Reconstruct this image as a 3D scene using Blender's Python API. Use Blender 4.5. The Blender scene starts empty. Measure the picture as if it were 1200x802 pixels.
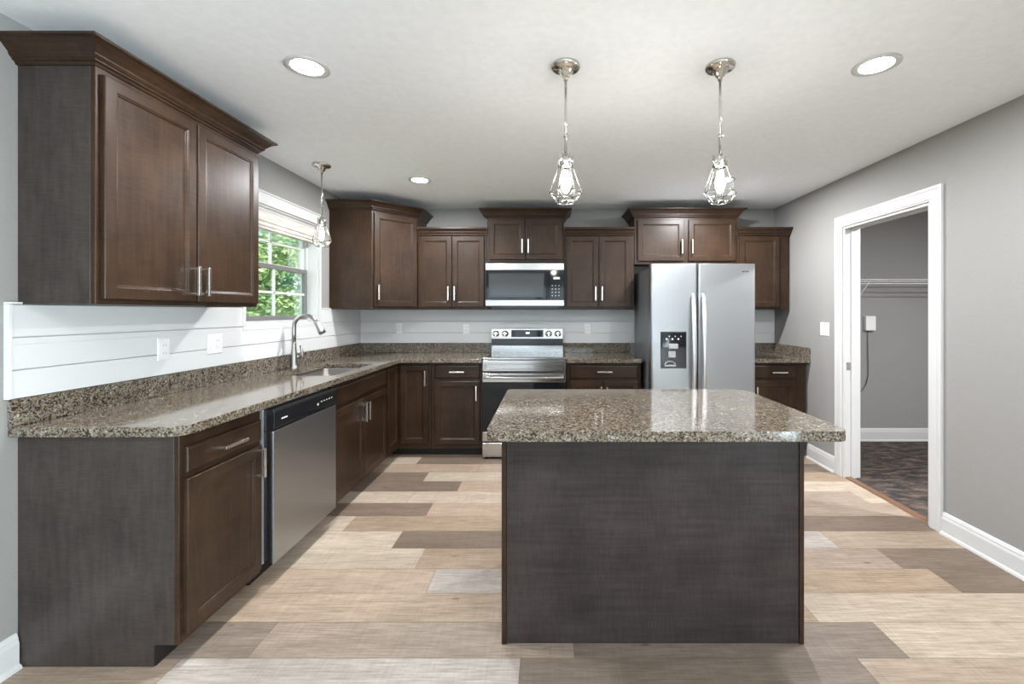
import bpy, bmesh, math, random
from mathutils import Vector, Matrix
random.seed(7)
PI = math.pi
SC = bpy.context.scene
COL = SC.collection

# ------------------------------------------------------------------ room numbers
XL, XR, YB, YF, H = -2.01, 2.396, 4.637, -3.8, 2.44

# ------------------------------------------------------------------ camera, world, sun, lights, exposure
CAMH = 1.342
cam = bpy.data.cameras.new('camera'); camo = bpy.data.objects.new('camera', cam); COL.objects.link(camo)
camo.location = (0, 0, CAMH); camo.rotation_euler = (PI/2, 0, 0)
cam.sensor_width = 36; cam.lens = 511/1200*36
cam.shift_x = -43/1200; cam.shift_y = -35/1200
cam.clip_start = 0.02; cam.clip_end = 200
SC.camera = camo
SC.view_settings.view_transform = 'Standard'; SC.view_settings.look = 'None'
SC.view_settings.gamma = 1; SC.view_settings.use_curve_mapping = False
SC.view_settings.exposure = 1.66
SC.view_settings.use_white_balance = True; SC.view_settings.white_balance_temperature = 6170; SC.view_settings.white_balance_tint = 10

W = bpy.data.worlds.new('sky'); SC.world = W; W.use_nodes = True
W.node_tree.nodes['Background'].inputs[0].default_value = (.78, .88, 1, 1)
W.node_tree.nodes['Background'].inputs[1].default_value = 1.5

sun = bpy.data.lights.new('sun', 'SUN'); suno = bpy.data.objects.new('sun', sun); COL.objects.link(suno)
sun.energy = 5.0; sun.angle = math.radians(1.5); sun.color = (1, .95, .86)
suno.rotation_euler = (math.radians(-14), math.radians(42), 0)      # comes over the roof, onto the trees outside

WINDOW_POWER = 1050
def window_light(x, z, w, h, power):                                    # daylight just outside each rear window
    l = bpy.data.lights.new('daylight', 'AREA'); l.shape = 'RECTANGLE'; l.size = w; l.size_y = h
    l.energy = power; l.color = (.88, .94, 1)
    o = bpy.data.objects.new('daylight', l); COL.objects.link(o)
    o.location = (x, -4.25, z-.25); o.rotation_euler = (PI/2+math.radians(19), 0, PI)
    return o
REAR_WIN = [(-1.05, 1.05, 1.5, 2.06), (.5, 1.05, 1.5, 2.06)]            # x centre, z centre, w, h
for x, z, w, h in REAR_WIN: window_light(x, z, w, h, WINDOW_POWER)
SWY0, SWY1, SWZ = -3.3, -1.1, 2.06                                       # unseen patio door, added in the right wall behind the camera for extra light
sl = window_light(0, 1.0, SWY1-SWY0, 2.0, 240)
sl.location = (XR+.62, (SWY0+SWY1)/2, .75); sl.rotation_euler = (PI/2+math.radians(28), 0, PI/2)  # added side lamp, tilted up to brighten the ceiling
DOWN_POWER = 9.5
DOWN_COL = (1, .985, .965)
BULB_E = 14


# ------------------------------------------------------------------ materials
def newmat(name):
    m = bpy.data.materials.new(name); m.use_nodes = True
    nt = m.node_tree; return m, nt, nt.nodes['Principled BSDF']
def simple(name, col, rough=.5, metal=0, spec=.5, coat=0, emit=None, es=0, aniso=0):
    m, nt, b = newmat(name)
    b.inputs['Base Color'].default_value = (*col, 1); b.inputs['Roughness'].default_value = rough
    b.inputs['Metallic'].default_value = metal; b.inputs['Specular IOR Level'].default_value = spec
    b.inputs['Coat Weight'].default_value = coat
    if aniso: b.inputs['Anisotropic'].default_value = aniso
    if emit: b.inputs['Emission Color'].default_value = (*emit, 1); b.inputs['Emission Strength'].default_value = es
    return m
def N(nt, t, **kw):
    n = nt.nodes.new(t)
    for k, v in kw.items():
        if k in n.inputs: n.inputs[k].default_value = v
        else: setattr(n, k, v)
    return n
def coords(nt, scale=(1,1,1), space='Object'):
    tc = N(nt, 'ShaderNodeTexCoord'); mp = N(nt, 'ShaderNodeMapping')
    mp.inputs['Scale'].default_value = scale
    nt.links.new(tc.outputs[space], mp.inputs[0]); return mp.outputs[0]
def ramp(nt, fac, stops, interp='LINEAR'):
    r = N(nt, 'ShaderNodeValToRGB'); cr = r.color_ramp; cr.interpolation = interp
    while len(cr.elements) < len(stops): cr.elements.new(.5)
    for e, (p, c) in zip(cr.elements, stops): e.position = p; e.color = (*c, 1)
    nt.links.new(fac, r.inputs[0]); return r.outputs[0]
def bump(nt, b, h, strength, dist):
    bp = N(nt, 'ShaderNodeBump'); bp.inputs['Strength'].default_value = strength; bp.inputs['Distance'].default_value = dist
    nt.links.new(h, bp.inputs['Height']); nt.links.new(bp.outputs[0], b.inputs['Normal'])

def wood(name, scale, c0, c1, rough=.36, cross=(14, 14, 150)):
    m, nt, b = newmat(name)
    v = coords(nt, scale)
    n1 = N(nt, 'ShaderNodeTexNoise'); n1.inputs['Scale'].default_value = 1; n1.inputs['Detail'].default_value = 6; n1.inputs['Roughness'].default_value = .62
    nt.links.new(v, n1.inputs['Vector'])
    v2 = coords(nt, (5, 5, 5))
    n2 = N(nt, 'ShaderNodeTexNoise'); n2.inputs['Scale'].default_value = 1; n2.inputs['Detail'].default_value = 3
    nt.links.new(v2, n2.inputs['Vector'])
    n3 = N(nt, 'ShaderNodeTexNoise'); n3.inputs['Scale'].default_value = 1; n3.inputs['Detail'].default_value = 4; n3.inputs['Roughness'].default_value = .7
    nt.links.new(coords(nt, cross), n3.inputs['Vector'])
    m3 = N(nt, 'ShaderNodeMath', operation='MULTIPLY'); m3.inputs[1].default_value = .3; nt.links.new(n3.outputs[0], m3.inputs[0])
    mx = N(nt, 'ShaderNodeMath', operation='MULTIPLY_ADD'); mx.inputs[1].default_value = .35
    nt.links.new(m3.outputs[0], mx.inputs[2]); nt.links.new(n1.outputs[0], mx.inputs[0])
    ad = N(nt, 'ShaderNodeMath', operation='MULTIPLY_ADD'); ad.inputs[1].default_value = .35
    nt.links.new(n2.outputs[0], ad.inputs[0]); nt.links.new(mx.outputs[0], ad.inputs[2])
    c = ramp(nt, ad.outputs[0], [(.40, c0), (.60, c1)])
    nt.links.new(c, b.inputs['Base Color'])
    b.inputs['Roughness'].default_value = rough; b.inputs['Specular IOR Level'].default_value = .26
    bump(nt, b, n1.outputs[0], .06, .002)
    return m
C0, C1 = (.0185, .0095, .0048), (.043, .0235, .0125)
WOOD_V = wood('espresso_wood', (60, 60, 5), C0, C1)
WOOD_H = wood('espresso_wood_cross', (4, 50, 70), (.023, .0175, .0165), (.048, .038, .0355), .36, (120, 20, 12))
WOOD_END = wood('espresso_end_panel', (45, 45, 6), (.027, .021, .0185), (.054, .0435, .038))
TOE = simple('toe_kick', (.012, .008, .006), .6)

def granite():
    m, nt, b = newmat('granite')
    v = coords(nt)
    dn = N(nt, 'ShaderNodeTexNoise'); dn.inputs['Scale'].default_value = 60; dn.inputs['Detail'].default_value = 3
    nt.links.new(v, dn.inputs['Vector'])
    mv = N(nt, 'ShaderNodeVectorMath', operation='MULTIPLY_ADD'); mv.inputs[1].default_value = (.012,)*3
    nt.links.new(dn.outputs[1], mv.inputs[0]); nt.links.new(v, mv.inputs[2])
    vo = N(nt, 'ShaderNodeTexVoronoi'); vo.inputs['Scale'].default_value = 170
    nt.links.new(mv.outputs[0], vo.inputs['Vector'])
    sp = N(nt, 'ShaderNodeSeparateColor'); nt.links.new(vo.outputs['Color'], sp.inputs[0])
    nn = N(nt, 'ShaderNodeTexNoise'); nn.inputs['Scale'].default_value = 38; nn.inputs['Detail'].default_value = 4
    nt.links.new(v, nn.inputs['Vector'])
    a = N(nt, 'ShaderNodeMath', operation='MULTIPLY_ADD'); a.inputs[1].default_value = .62; 
    nt.links.new(sp.outputs[0], a.inputs[0])
    k = N(nt, 'ShaderNodeMath', operation='MULTIPLY'); k.inputs[1].default_value = .38
    nt.links.new(nn.outputs[0], k.inputs[0]); nt.links.new(k.outputs[0], a.inputs[2])
    c = ramp(nt, a.outputs[0], [(.0, (.014, .012, .010)), (.28, (.030, .024, .019)), (.35, (.090, .064, .040)), (.5, (.145, .112, .076)), (.64, (.235, .198, .148)), (.74, (.115, .108, .098)), (.86, (.40, .375, .33))])
    nt.links.new(c, b.inputs['Base Color']); b.inputs['Roughness'].default_value = .09; b.inputs['Specular IOR Level'].default_value = .55
    return m
GRAN = granite()

def paint(name, col, rough=.6, bs=0, bscale=60):
    m, nt, b = newmat(name)
    v = coords(nt)
    n = N(nt, 'ShaderNodeTexNoise'); n.inputs['Scale'].default_value = bscale; n.inputs['Detail'].default_value = 4
    nt.links.new(v, n.inputs['Vector'])
    c = ramp(nt, n.outputs[0], [(.3, tuple(x*.97 for x in col)), (.7, tuple(min(1, x*1.02) for x in col))])
    nt.links.new(c, b.inputs['Base Color']); b.inputs['Roughness'].default_value = rough
    b.inputs['Specular IOR Level'].default_value = .25
    if bs: bump(nt, b, n.outputs[0], bs, .003)
    return m
WALLP = paint('greige_wall_paint', (.285, .276, .262), .65, .05, 120)
CEILP = paint('ceiling_paint', (.90, .915, .93), .8, .25, 28)
TRIM = simple('white_trim_paint', (.58, .575, .56), .35)
SHIP = simple('white_shiplap_paint', (.63, .63, .622), .45)
def steel(name, col, rough, sc):
    m, nt, b = newmat(name)
    v = coords(nt, sc)
    n = N(nt, 'ShaderNodeTexNoise'); n.inputs['Scale'].default_value = 1; n.inputs['Detail'].default_value = 3
    nt.links.new(v, n.inputs['Vector'])
    mr = N(nt, 'ShaderNodeMapRange'); mr.inputs['To Min'].default_value = rough-.05; mr.inputs['To Max'].default_value = rough+.07
    nt.links.new(n.outputs[0], mr.inputs[0]); nt.links.new(mr.outputs[0], b.inputs['Roughness'])
    b.inputs['Base Color'].default_value = (*col, 1); b.inputs['Metallic'].default_value = 1
    return m
STEEL = steel('brushed_stainless', (.44, .422, .405), .2, (3, 3, 500))
STEELD = steel('brushed_stainless_door', (.40, .405, .41), .36, (300, 300, 3))
STEELF = steel('satin_stainless', (.44, .45, .462), .34, (3, 3, 400))
NICK = simple('brushed_nickel', (.84, .80, .74), .26, 1)
CHROME = simple('polished_nickel', (.62, .60, .56), .14, 1)
FAUC = simple('brushed_faucet_steel', (.34, .33, .31), .3, 1)
BGLASS = simple('black_glass', (.008, .009, .010), .05, 0, .32)
BPLAS = simple('black_plastic', (.012, .012, .013), .22)
DGREY = simple('dark_grey_side', (.12, .124, .126), .4)
GREYP = simple('grey_plastic', (.35, .35, .35), .4)
WPLAS = simple('white_plastic', (.78, .78, .76), .35)
GALV = simple('galvanised_strip', (.62, .63, .64), .4, .7)
MARK = simple('printed_mark', (.75, .75, .75), .4)
DARKM = simple('dark_mark', (.08, .075, .07), .5)
CORD = simple('grey_cord', (.06, .06, .055), .5)
LENS = simple('downlight_lens', (1, 1, 1), .5, emit=(1, .96, .90), es=14)
BULB = simple('lit_bulb', (1, 1, 1), .5, emit=(1, .93, .82), es=BULB_E)
def glass(name, tint=(1,1,1), g=.07):
    m = bpy.data.materials.new(name); m.use_nodes = True; nt = m.node_tree; nt.nodes.clear()
    o = N(nt, 'ShaderNodeOutputMaterial'); mx = N(nt, 'ShaderNodeMixShader'); t = N(nt, 'ShaderNodeBsdfTransparent'); gl = N(nt, 'ShaderNodeBsdfGlossy')
    t.inputs[0].default_value = (*tint, 1); gl.inputs['Roughness'].default_value = .02
    lw = N(nt, 'ShaderNodeLayerWeight'); lw.inputs[0].default_value = .25
    ml = N(nt, 'ShaderNodeMath', operation='MULTIPLY_ADD'); ml.inputs[1].default_value = .6; ml.inputs[2].default_value = g
    nt.links.new(lw.outputs['Fresnel'], ml.inputs[0])
    nt.links.new(ml.outputs[0], mx.inputs[0]); nt.links.new(t.outputs[0], mx.inputs[1]); nt.links.new(gl.outputs[0], mx.inputs[2])
    nt.links.new(mx.outputs[0], o.inputs[0]); return m
PANE = glass('window_glass', (.97, 1, .98), .03)
BULBG = glass('bulb_glass', (.97, .97, .97), .08)

def plank_mat():
    m, nt, b = newmat('floor_planks')
    at = N(nt, 'ShaderNodeAttribute'); at.attribute_name = 'plank'
    tc = N(nt, 'ShaderNodeTexCoord')
    mv = N(nt, 'ShaderNodeVectorMath', operation='MULTIPLY_ADD'); mv.inputs[1].default_value = (37, 53, 11)
    nt.links.new(at.outputs['Color'], mv.inputs[0]); nt.links.new(tc.outputs['Object'], mv.inputs[2])
    def noise(scale, detail, rough=.6, dist=0):
        mp = N(nt, 'ShaderNodeMapping'); mp.inputs['Scale'].default_value = scale; nt.links.new(mv.outputs[0], mp.inputs[0])
        n = N(nt, 'ShaderNodeTexNoise'); n.inputs['Scale'].default_value = 1; n.inputs['Detail'].default_value = detail
        n.inputs['Roughness'].default_value = rough; n.inputs['Distortion'].default_value = dist
        nt.links.new(mp.outputs[0], n.inputs['Vector']); return n.outputs[0]
    g = noise((7, 120, 3), 6, .7, .3); s = noise((1.6, 10, 1), 4, .6, .8); saw = noise((110, 5, 1), 3)
    def mulc(cin, fac, lo, hi, a=.3, z=.7):
        r = ramp(nt, fac, [(a, lo), (z, hi)])
        mx = N(nt, 'ShaderNodeMix'); mx.data_type = 'RGBA'; mx.blend_type = 'MULTIPLY'; mx.inputs[0].default_value = 1
        nt.links.new(cin, mx.inputs[6]); nt.links.new(r, mx.inputs[7]); return mx.outputs[2]
    c = mulc(at.outputs['Color'], g, (.60, .56, .52), (1.14, 1.14, 1.14))
    c = mulc(c, s, (.82, .80, .78), (1.10, 1.10, 1.10))
    c = mulc(c, saw, (.92, .91, .90), (1.05, 1.05, 1.05))
    kn = N(nt, 'ShaderNodeTexVoronoi'); kn.inputs['Scale'].default_value = 1
    mk = N(nt, 'ShaderNodeMapping'); mk.inputs['Scale'].default_value = (2.6, 6.5, 1); nt.links.new(mv.outputs[0], mk.inputs[0]); nt.links.new(mk.outputs[0], kn.inputs['Vector'])
    c = mulc(c, kn.outputs['Distance'], (.45, .40, .36), (1, 1, 1), .015, .075)
    nt.links.new(c, b.inputs['Base Color'])
    b.inputs['Roughness'].default_value = .48; b.inputs['Specular IOR Level'].default_value = .35
    bump(nt, b, g, .12, .002)
    return m
PLANK = plank_mat()
SEAM = simple('floor_seam', (.10, .075, .055), .8)
def carpet():
    m, nt, b = newmat('pantry_rug')
    v = coords(nt, (5, 13, 1))
    n = N(nt, 'ShaderNodeTexNoise'); n.inputs['Scale'].default_value = 1.6; n.inputs['Detail'].default_value = 5; n.inputs['Roughness'].default_value = .7
    nt.links.new(v, n.inputs['Vector'])
    c = ramp(nt, n.outputs[0], [(.38, (.010, .010, .012)), (.5, (.042, .032, .027)), (.62, (.13, .09, .065))])
    nt.links.new(c, b.inputs['Base Color']); b.inputs['Roughness'].default_value = .75
    return m
RUG = carpet()
STRIP = simple('threshold_wood', (.16, .085, .045), .45)
def shade_mat():
    m, nt, b = newmat('woven_shade')
    w = N(nt, 'ShaderNodeTexNoise'); w.inputs['Scale'].default_value = 1; w.inputs['Detail'].default_value = 4
    nt.links.new(coords(nt, (8, 8, 160)), w.inputs['Vector'])
    c = ramp(nt, w.outputs[0], [(.3, (.42, .37, .33)), (.7, (.66, .62, .575))])
    nt.links.new(c, b.inputs['Base Color']); b.inputs['Roughness'].default_value = .8
    return m
SHADE = shade_mat()
def leafmat(name, a, bb):
    m, nt, b = newmat(name)
    n = N(nt, 'ShaderNodeTexNoise'); n.inputs['Scale'].default_value = 9; nt.links.new(coords(nt), n.inputs['Vector'])
    c = ramp(nt, n.outputs[0], [(.35, a), (.65, bb)])
    nt.links.new(c, b.inputs['Base Color']); b.inputs['Roughness'].default_value = .5
    b.inputs['Subsurface Weight'].default_value = 0
    return m
LEAF1 = leafmat('leaves_bright', (.07, .17, .035), (.36, .46, .16))
LEAF2 = leafmat('leaves_blue_green', (.08, .20, .12), (.24, .42, .27))
BARK = simple('bark', (.12, .085, .06), .9)
LAWN = leafmat('lawn', (.18, .3, .06), (.36, .46, .12))

# ------------------------------------------------------------------ mesh helpers
class MB:
    def __init__(s): s.bm = bmesh.new()
    def box(s, x0, x1, y0, y1, z0, z1, mi=0):
        v = [s.bm.verts.new(p) for p in ((x0,y0,z0),(x1,y0,z0),(x1,y1,z0),(x0,y1,z0),(x0,y0,z1),(x1,y0,z1),(x1,y1,z1),(x0,y1,z1))]
        for q in ((0,3,2,1),(4,5,6,7),(0,1,5,4),(1,2,6,5),(2,3,7,6),(3,0,4,7)):
            f = s.bm.faces.new([v[i] for i in q]); f.material_index = mi
        return s
    def prism(s, poly, z0, z1, axis='z'):
        # poly in the two other axes; axis 'z': (x,y); axis 'x': (y,z)
        f = (lambda p, t: (p[0], p[1], t)) if axis == 'z' else ((lambda p, t: (t, p[0], p[1])) if axis == 'x' else (lambda p, t: (p[0], t, p[1])))
        a = [s.bm.verts.new(f(p, z0)) for p in poly]; b = [s.bm.verts.new(f(p, z1)) for p in poly]
        n = len(poly)
        s.bm.faces.new(a); s.bm.faces.new(b[::-1])
        for i in range(n): s.bm.faces.new((a[i], b[i], b[(i+1) % n], a[(i+1) % n]))
        return s
    def loft(s, x0, x1, z0, z1, prof, y=0):
        """rectangular face built of concentric loops; prof = (inset, y) from the back edge to the middle"""
        prev = None
        for ins, yy in prof:
            L = [s.bm.verts.new(p) for p in ((x0+ins, y+yy, z0+ins), (x1-ins, y+yy, z0+ins), (x1-ins, y+yy, z1-ins), (x0+ins, y+yy, z1-ins))]
            if prev:
                for i in range(4): s.bm.faces.new((prev[i], prev[(i+1) % 4], L[(i+1) % 4], L[i]))
            else: s.bm.faces.new(L[::-1])
            prev = L
        s.bm.faces.new(prev); return s
    def tube(s, pts, r, n=10, caps=True, flat=None):
        pts = [Vector(p) for p in pts]; rr = r if isinstance(r, (list, tuple)) else [r]*len(pts)
        rings = []; up = None
        for i, p in enumerate(pts):
            t = (pts[min(i+1, len(pts)-1)] - pts[max(i-1, 0)]).normalized()
            if up is None: up = Vector((1,0,0)) if abs(t.x) < .9 else Vector((0,1,0))
            a = (up - t*up.dot(t)).normalized(); up = a; b = t.cross(a)
            k = flat or (1, 1)
            rings.append([s.bm.verts.new(p + a*math.cos(2*PI*j/n)*rr[i]*k[0] + b*math.sin(2*PI*j/n)*rr[i]*k[1]) for j in range(n)])
        for A, B in zip(rings, rings[1:]):
            for j in range(n):
                f = s.bm.faces.new((A[j], A[(j+1) % n], B[(j+1) % n], B[j])); f.smooth = True
        if caps: s.bm.faces.new(rings[0][::-1]); s.bm.faces.new(rings[-1])
        return s
    def lathe(s, prof, c=(0,0,0), n=32, axis='z'):
        rings = []
        def P(r, h, a):
            u, v = r*math.cos(a), r*math.sin(a)
            return (c[0]+u, c[1]+v, c[2]+h) if axis == 'z' else ((c[0]+u, c[1]-h, c[2]+v) if axis == 'y' else (c[0]+h, c[1]+u, c[2]+v))
        for r, h in prof:
            rings.append([s.bm.verts.new(P(max(r, 1e-5), h, 2*PI*j/n)) for j in range(n)])
        for A, B in zip(rings, rings[1:]):
            for j in range(n):
                f = s.bm.faces.new((A[j], A[(j+1) % n], B[(j+1) % n], B[j])); f.smooth = True
        return s
    def sweep(s, path, prof, z=0):
        """sweep profile (outward, up) along open plan path; outward is to the right of travel; capped"""
        n = len(path); P = [Vector(p) for p in path]; rings = []
        for i in range(n):
            d0 = (P[i]-P[i-1]).normalized() if i else None
            d1 = (P[i+1]-P[i]).normalized() if i < n-1 else None
            r = lambda d: Vector((d.y, -d.x))
            if d0 is None: m = r(d1)
            elif d1 is None: m = r(d0)
            else:
                m = (r(d0)+r(d1)); m = m/ max(.2, (1+r(d0).dot(r(d1))))
            rings.append([s.bm.verts.new((P[i].x+m.x*o, P[i].y+m.y*o, z+h)) for o, h in prof])
        k = len(prof)
        for A, B in zip(rings, rings[1:]):
            for j in range(k): s.bm.faces.new((A[j], A[(j+1) % k], B[(j+1) % k], B[j]))
        s.bm.faces.new(rings[0][::-1]); s.bm.faces.new(rings[-1]); return s
    def build(s, name, mats, parent=None, bevel=0, seg=2, loc=None, ang=35):
        bmesh.ops.recalc_face_normals(s.bm, faces=s.bm.faces)
        me = bpy.data.meshes.new(name); s.bm.to_mesh(me); s.bm.free()
        for m in (mats if isinstance(mats, (list, tuple)) else [mats]): me.materials.append(m)
        o = bpy.data.objects.new(name, me); COL.objects.link(o)
        if parent: o.parent = parent
        if loc: o.location = loc
        if bevel:
            b = o.modifiers.new('bevel', 'BEVEL'); b.width = bevel; b.segments = seg; b.limit_method = 'ANGLE'; b.angle_limit = math.radians(ang)
        return o
def tag(o, label, cat, group=None):
    o['label'] = label; o['category'] = cat
    if group: o['group'] = group
    return o
def thing(name, label, cat, loc=(0,0,0), rz=0, group=None):
    o = bpy.data.objects.new(name, None); COL.objects.link(o); o.location = loc; o.rotation_euler = (0,0,rz)
    o.empty_display_size = .05
    return tag(o, label, cat, group)
def struct(o): o['kind'] = 'structure'; return o
def sempty(name, loc=(0,0,0)):
    o = bpy.data.objects.new(name, None); COL.objects.link(o); o.location = loc; return struct(o)

# ------------------------------------------------------------------ floor
CREAM=(.72,.615,.49); TAN=(.53,.405,.295); LTAN=(.60,.47,.355); TAUPE=(.30,.232,.178); PALE=(.63,.58,.53); BEIGE=(.58,.47,.365); PINK=(.50,.405,.325); GBR=(.34,.28,.23)
y0, pw = 1.690, .1962
rows = {
 -1: [(-2.6,BEIGE),(-1.42,PALE),(-.109,GBR),(1.194,BEIGE),(2.3,TAN)],
 0: [(-2.4,GBR),(-1.17,PINK),(.10,GBR),(1.40,CREAM),(2.6,TAN)],
 1: [(-2.5,TAN),(-1.55,LTAN),(-.02,TAN),(1.17,CREAM),(2.4,PALE)],
 2: [(-1.9,LTAN),(-.587,PALE),(.7,TAN),(1.98,TAUPE)],
 3: [(-2.0,CREAM),(-.70,TAN),(.55,PINK),(1.856,TAUPE)],
 4: [(-2.2,CREAM),(-.892,TAUPE),(.36,PALE),(1.657,BEIGE)],
 5: [(-2.4,CREAM),(-1.263,TAN),(.1,LTAN),(1.1,TAUPE)],
 6: [(-2.1,TAUPE),(-.81,LTAN),(.45,TAUPE),(1.25,PINK)],
 7: [(-2.5,CREAM),(-1.0,CREAM),(.95,PINK),(2.25,CREAM)],
 8: [(-2.0,TAUPE),(-.687,LTAN),(.5,CREAM),(1.8,CREAM)],
 9: [(-2.3,TAUPE),(-1.0,CREAM),(.3,TAN),(1.5,TAN)],
 10:[(-2.2,LTAN),(-.6,LTAN),(.9,TAUPE)],
 11:[(-2.4,CREAM),(-1.17,TAUPE),(.2,TAN),(1.5,TAN)],
 12:[(-2.2,TAN),(-.9,TAN),(.5,CREAM)],
}
fb = bmesh.new(); cl = fb.loops.layers.color.new('plank')
def fquad(x0, x1, ya, yb, z, col, mi):
    vs = [fb.verts.new(p) for p in ((x0,ya,z),(x1,ya,z),(x1,yb,z),(x0,yb,z))]
    f = fb.faces.new(vs); f.material_index = mi
    for l in f.loops: l[cl] = (*[1.055*min(1,c)**(1/2.4)-.055 for c in col], 1)
pal = [CREAM,TAN,LTAN,TAUPE,PALE,BEIGE,PINK,GBR]
k0 = int(math.floor((YF-y0)/pw))
for k in range(k0, 16):
    ya = max(YF, y0+k*pw); yb = min(YB, y0+(k+1)*pw)
    if yb <= ya: continue
    r = rows.get(k)
    if r is None:
        r = []; x = XL-random.uniform(.1, 1.2)
        while x < XR: r.append((x, random.choice(pal))); x += random.choice((1.22, 1.22, .9))
    for i, (x, c) in enumerate(r):
        xe = r[i+1][0] if i < len(r)-1 else XR
        xa = max(XL, x); xb = min(XR, xe)
        if i == 0: xa = XL
        if xb <= xa: continue
        j = random.uniform(.95, 1.05)
        fquad(xa+.0008, xb-.0008, ya+.0008, yb-.0008, 0, tuple(q*j*.66 for q in c), 0)
b0 = len(fb.verts)
fquad(XL, XR, YF, YB, -.0015, (0,0,0), 1)
vs=[fb.verts.new(p) for p in ((XL-.15,YF-.15,-.1),(XR+2.1,YF-.15,-.1),(XR+2.1,YB+.1,-.1),(XL-.15,YB+.1,-.1))]; fb.faces.new(vs[::-1]).material_index = 1
me = bpy.data.meshes.new('floor'); fb.to_mesh(me); fb.free(); me.materials.append(PLANK); me.materials.append(SEAM)
fl = bpy.data.objects.new('floor', me); COL.objects.link(fl); struct(fl)

# ------------------------------------------------------------------ room shell
struct(MB().box(XL-.14, XR+2.1, YF-.14, YB+.12, H, H+.1).build('ceiling', CEILP))
struct(MB().box(XL-.14, XR+.125, YB, YB+.12, -.1, H).build('wall_back', WALLP))
WY0, WY1, WZ0, WZ1 = 2.875, 3.80, 1.25, 2.10
m = MB(); a, b = XL-.14, XL
m.box(a,b,YF,WY0,-.1,H).box(a,b,WY1,YB,-.1,H).box(a,b,WY0,WY1,-.1,WZ0).box(a,b,WY0,WY1,WZ1,H)
struct(m.build('wall_left', WALLP))
DY0, DY1, DZ = 2.735, 3.545, 2.035
m = MB(); a, b = XR, XR+.125
m.box(a,b,YF,SWY0,-.1,H).box(a,b,SWY0,SWY1,SWZ,H).box(a,b,SWY0,SWY1,-.1,-.001).box(a,b,SWY1,DY0,-.1,H).box(a,b,DY1,YB,-.1,H).box(a,b,DY0,DY1,DZ,H)
struct(m.build('wall_right', WALLP))
# wall behind the camera with two tall glazed openings
m = MB(); ya, yb = YF-.14, YF
xs = [XL]; 
for x, z, w, h in REAR_WIN: xs += [x-w/2, x+w/2]
xs.append(XR)
for i in range(0, len(xs), 2): m.box(xs[i], xs[i+1], ya, yb, -.1, H)
for x, z, w, h in REAR_WIN: m.box(x-w/2, x+w/2, ya, yb, z+h/2, H); m.box(x-w/2, x+w/2, ya, yb, -.1, max(-.09, z-h/2))
struct(m.build('wall_front', WALLP))
for i, (x, z, w, h) in enumerate(REAR_WIN):
    e = sempty('window_%d' % (i+2), (x, YF-.07, z-h/2))
    m = MB(); t = .05
    m.box(-w/2,w/2,-.03,.03,0,t).box(-w/2,w/2,-.03,.03,h-t,h).box(-w/2,-w/2+t,-.03,.03,t,h-t).box(w/2-t,w/2,-.03,.03,t,h-t).box(-.03,.03,-.03,.03,t,h-t)
    m.build('window_frame', TRIM, e)
    MB().box(-w/2+t, w/2-t, -.003, .003, t, h-t).build('pane', PANE, e)
e = sempty('window_4', (XR+.07, SWY0, 0)); Ls = SWY1-SWY0; t = .05  # unseen glazed opening, added to go with the side lamp
m = MB(); m.box(-.03,.03,0,t,0,SWZ).box(-.03,.03,Ls-t,Ls,0,SWZ).box(-.03,.03,t,Ls-t,0,t).box(-.03,.03,t,Ls-t,SWZ-t,SWZ).box(-.03,.03,Ls/2-.04,Ls/2+.04,t,SWZ-t)
m.build('window_frame', TRIM, e); MB().box(-.003,.003,t,Ls-t,t,SWZ-t).build('pane', PANE, e)
# pantry beyond the doorway
PX, PY0, PY1 = XR+1.95, 1.3, 4.55
struct(MB().box(XR+.125, PX, PY1, PY1+.1, -.1, H).build('wall_pantry_back', WALLP))
struct(MB().box(PX, PX+.1, PY0-.1, PY1+.1, -.1, H).build('wall_pantry_right', WALLP))
struct(MB().box(XR+.125, PX, PY0-.1, PY0, -.1, H).build('wall_pantry_front', WALLP))
m = MB(); m.box(XR+.02, PX, PY0, PY1, -.05, .001)
struct(m.build('floor_pantry', RUG))
bmp = [(0,0),(.016,0),(.016,.095),(.012,.108),(.012,.116),(.006,.130),(0,.132)]
def base(name, path, prof=None):
    m = MB(); m.sweep(path, prof or bmp); m.sweep(path, [(.0155,0),(.028,0),(.025,.012),(.0155,.018)])
    return struct(m.build(name, TRIM))
base('baseboard_right', [(XR, DY0-.095), (XR, YF)][::-1][::-1] if False else [(XR, DY0-.09), (XR, SWY1+.01)])
base('baseboard_right_back', [(XR, 4.02), (XR, DY1+.09)])
base('baseboard_left', [(XL, YF), (XL, 1.643)])
base('baseboard_pantry', [(XR+.125, PY1), (PX, PY1)])

# doorway trim
e = sempty('door_1', (XR, DY0, 0))
cas = [(0,0),(.012,0),(.014,.010),(.018,.016),(.018,.060),(.013,.066),(.016,.074),(.016,.088),(0,.088)]
def casing(o_parent, y0_, y1_, ztop):
    # legs and head, each a profile extruded; profile (protrusion, distance from opening)
    m = MB(); n = len(cas)
    path = [((y0_), 0, -1, 0), (y0_, ztop, -1, 1), (y1_, ztop, 1, 1), (y1_, 0, 1, 0)]
    rings = [[m.bm.verts.new((-p, yy+sy*d, zz+sz*d)) for p, d in cas] for yy, zz, sy, sz in path]
    for A, B in zip(rings, rings[1:]):
        for j in range(n): m.bm.faces.new((A[j], A[(j+1) % n], B[(j+1) % n], B[j]))
    m.bm.faces.new(rings[0]); m.bm.faces.new(rings[-1][::-1])
    return m.build('casing', TRIM, o_parent)
casing(e, 0, DY1-DY0, DZ)
m = MB(); L = DY1-DY0; T = .018
m.box(0,.125,0,T,0,DZ).box(0,.125,L-T,L,0,DZ).box(0,.125,T,L-T,DZ-T,DZ)
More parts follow.
